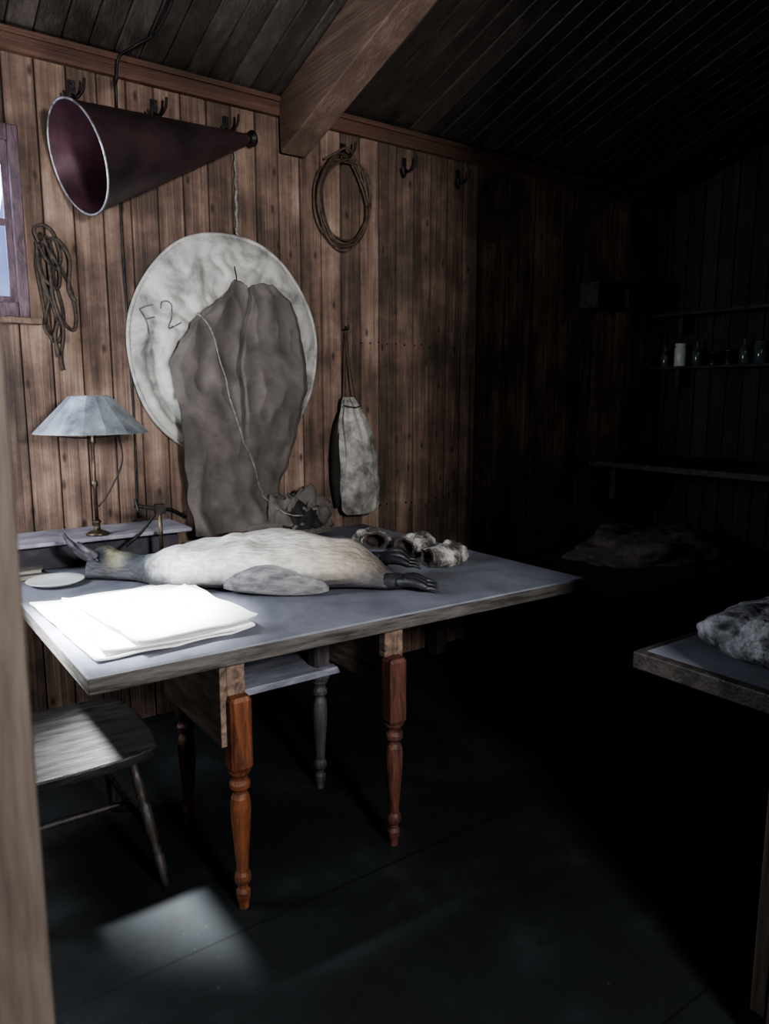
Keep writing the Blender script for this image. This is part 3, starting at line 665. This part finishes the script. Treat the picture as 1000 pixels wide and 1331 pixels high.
make('foot',foot(-.06,.005,.02,0),M_claw,peng,smooth=True,label='black clawed webbed foot')
make('foot',foot(.09,.055,-.04,1),M_claw,peng,smooth=True,label='black clawed webbed foot')

# ------------------------------------------------------------------ skin mitts
def mitt(path,wid,hei,seed):
    P=smoothpath(path,8); n=len(P); rings=[]
    W=smoothpath([(w,h,0) for w,h in zip(wid,hei)],8)
    fr=[]
    for i,p in enumerate(P):
        d=(P[min(i+1,n-1)]-P[max(i-1,0)]); d.z=0; d.normalize(); s=Vector((-d.y,d.x,0)); fr.append((p,s,W[i]))
    def ring(p,s,w,inn):
        out=[]
        for j in range(48):
            a=2*pi*j/48; k=(1+.42*nz(p.x*16+seed,p.y*16,math.cos(a)*1.5+math.sin(a))+.30*abs(nz(p.x*38,p.y*38,math.cos(a)*3)))*inn
            v=p+s*(w.x*math.cos(a)*k); z=p.z+w.y*(1+math.sin(a)*k)
            out.append((v.x,v.y,max(TZ+.001,z)))
        return out
    for (p,s,w) in fr: rings.append(ring(p,s,w,1))
    o=loft(rings,cap=False); o[1].append(tuple(range(47,-1,-1)))
    r2=[ring(*fr[-1],1)]+[ring(*fr[k],.74) for k in range(n-1,n-10,-1)]
    i=loft(r2,cap=False); i[1].append(tuple(9*48+j for j in range(48)))
    return o,i
mi=[([(2.0,3.02,TZ),(2.02,2.93,TZ),(2.01,2.84,TZ),(1.95,2.79,TZ)],[.03,.07,.065,.065],[.018,.040,.034,.040]),
    ([(2.13,2.76,TZ),(2.12,2.67,TZ),(2.06,2.60,TZ),(1.98,2.585,TZ)],[.03,.065,.055,.06],[.018,.040,.034,.040]),
    ([(2.14,2.48,TZ),(2.09,2.40,TZ),(2.01,2.355,TZ),(1.92,2.37,TZ)],[.03,.065,.055,.055],[.018,.042,.036,.038])]
for k,(p,w,h) in enumerate(mi):
    e=empty('fur_mitt',p[1],'limp grey skin mitt with dark furry opening','mitt',group='skin mitts on the table'); b=e.location
    o,i=mitt(p,w,h,k*9)
    make('mitt_shell',o,M_fur,e,b,smooth=True)
    make('mitt_lining',i,M_furin,e,b,smooth=True)

# ------------------------------------------------------------------ lights
def area(name,loc,target,size,power,col,sy=None):
    l=bpy.data.lights.new(name,'AREA'); l.energy=power; l.color=col; l.size=size
    if sy: l.shape='RECTANGLE'; l.size_y=sy
    o=bpy.data.objects.new(name,l); C.objects.link(o); o.location=loc
    o.rotation_euler=(Vector(target)-Vector(loc)).to_track_quat('-Z','Y').to_euler(); return o
area('window_light_anteroom',(.78,-1.1,2.1),(1.8,3.4,2.0),.35,135,(1,.99,.985))
area('window_light_left',(-.62,2.80,1.75),(1.2,2.5,1.0),.6,50,(.90,.94,1),.6)
area('fill_light_far',(3.3,.95,2.5),(4.7,3.0,1.2),.4,1.8,(.85,1,.95))  # added fill lamp that lifts the dim far corner, not a window
def spot(name,loc,target,en,ang,blend,rad):
    sp=bpy.data.lights.new(name,'SPOT'); sp.energy=en; sp.spot_size=math.radians(ang); sp.spot_blend=blend; sp.shadow_soft_size=rad; sp.color=(.93,.96,1)
    so=bpy.data.objects.new(name,sp); C.objects.link(so); so.location=loc; so.rotation_euler=(Vector(target)-Vector(loc)).to_track_quat('-Z','Y').to_euler()
spot('sun_shaft',(-.35,2.75,2.75),(.57,2.33,.86),7500,19,1.0,.14)
area('window_daylight',(.375,WY+.15,2.25),(.6,2.0,1.0),.42,12,(.72,.82,1),.55)

w=bpy.data.worlds.new('World'); bpy.context.scene.world=w; w.use_nodes=True
bg=w.node_tree.nodes['Background']; bg.inputs[0].default_value=(.68,.76,1,1); bg.inputs[1].default_value=1.0

# ------------------------------------------------------------------ camera
cam=bpy.data.cameras.new('camera'); co=bpy.data.objects.new('camera',cam); C.objects.link(co)
cam.sensor_fit='VERTICAL'; cam.sensor_height=17.3; cam.sensor_width=13.0; cam.lens=12.5; cam.clip_start=.01
co.location=(0,0,1.55)
pd=math.radians(8.9)
d=Vector((math.cos(th)*math.cos(pd),math.sin(th)*math.cos(pd),-math.sin(pd)))
co.rotation_euler=d.to_track_quat('-Z','Y').to_euler()
cam.dof.use_dof=True; cam.dof.focus_distance=2.9; cam.dof.aperture_fstop=2.8
bpy.context.scene.camera=co
try:
    bpy.context.scene.view_settings.look='AgX - Medium High Contrast'
except Exception: pass
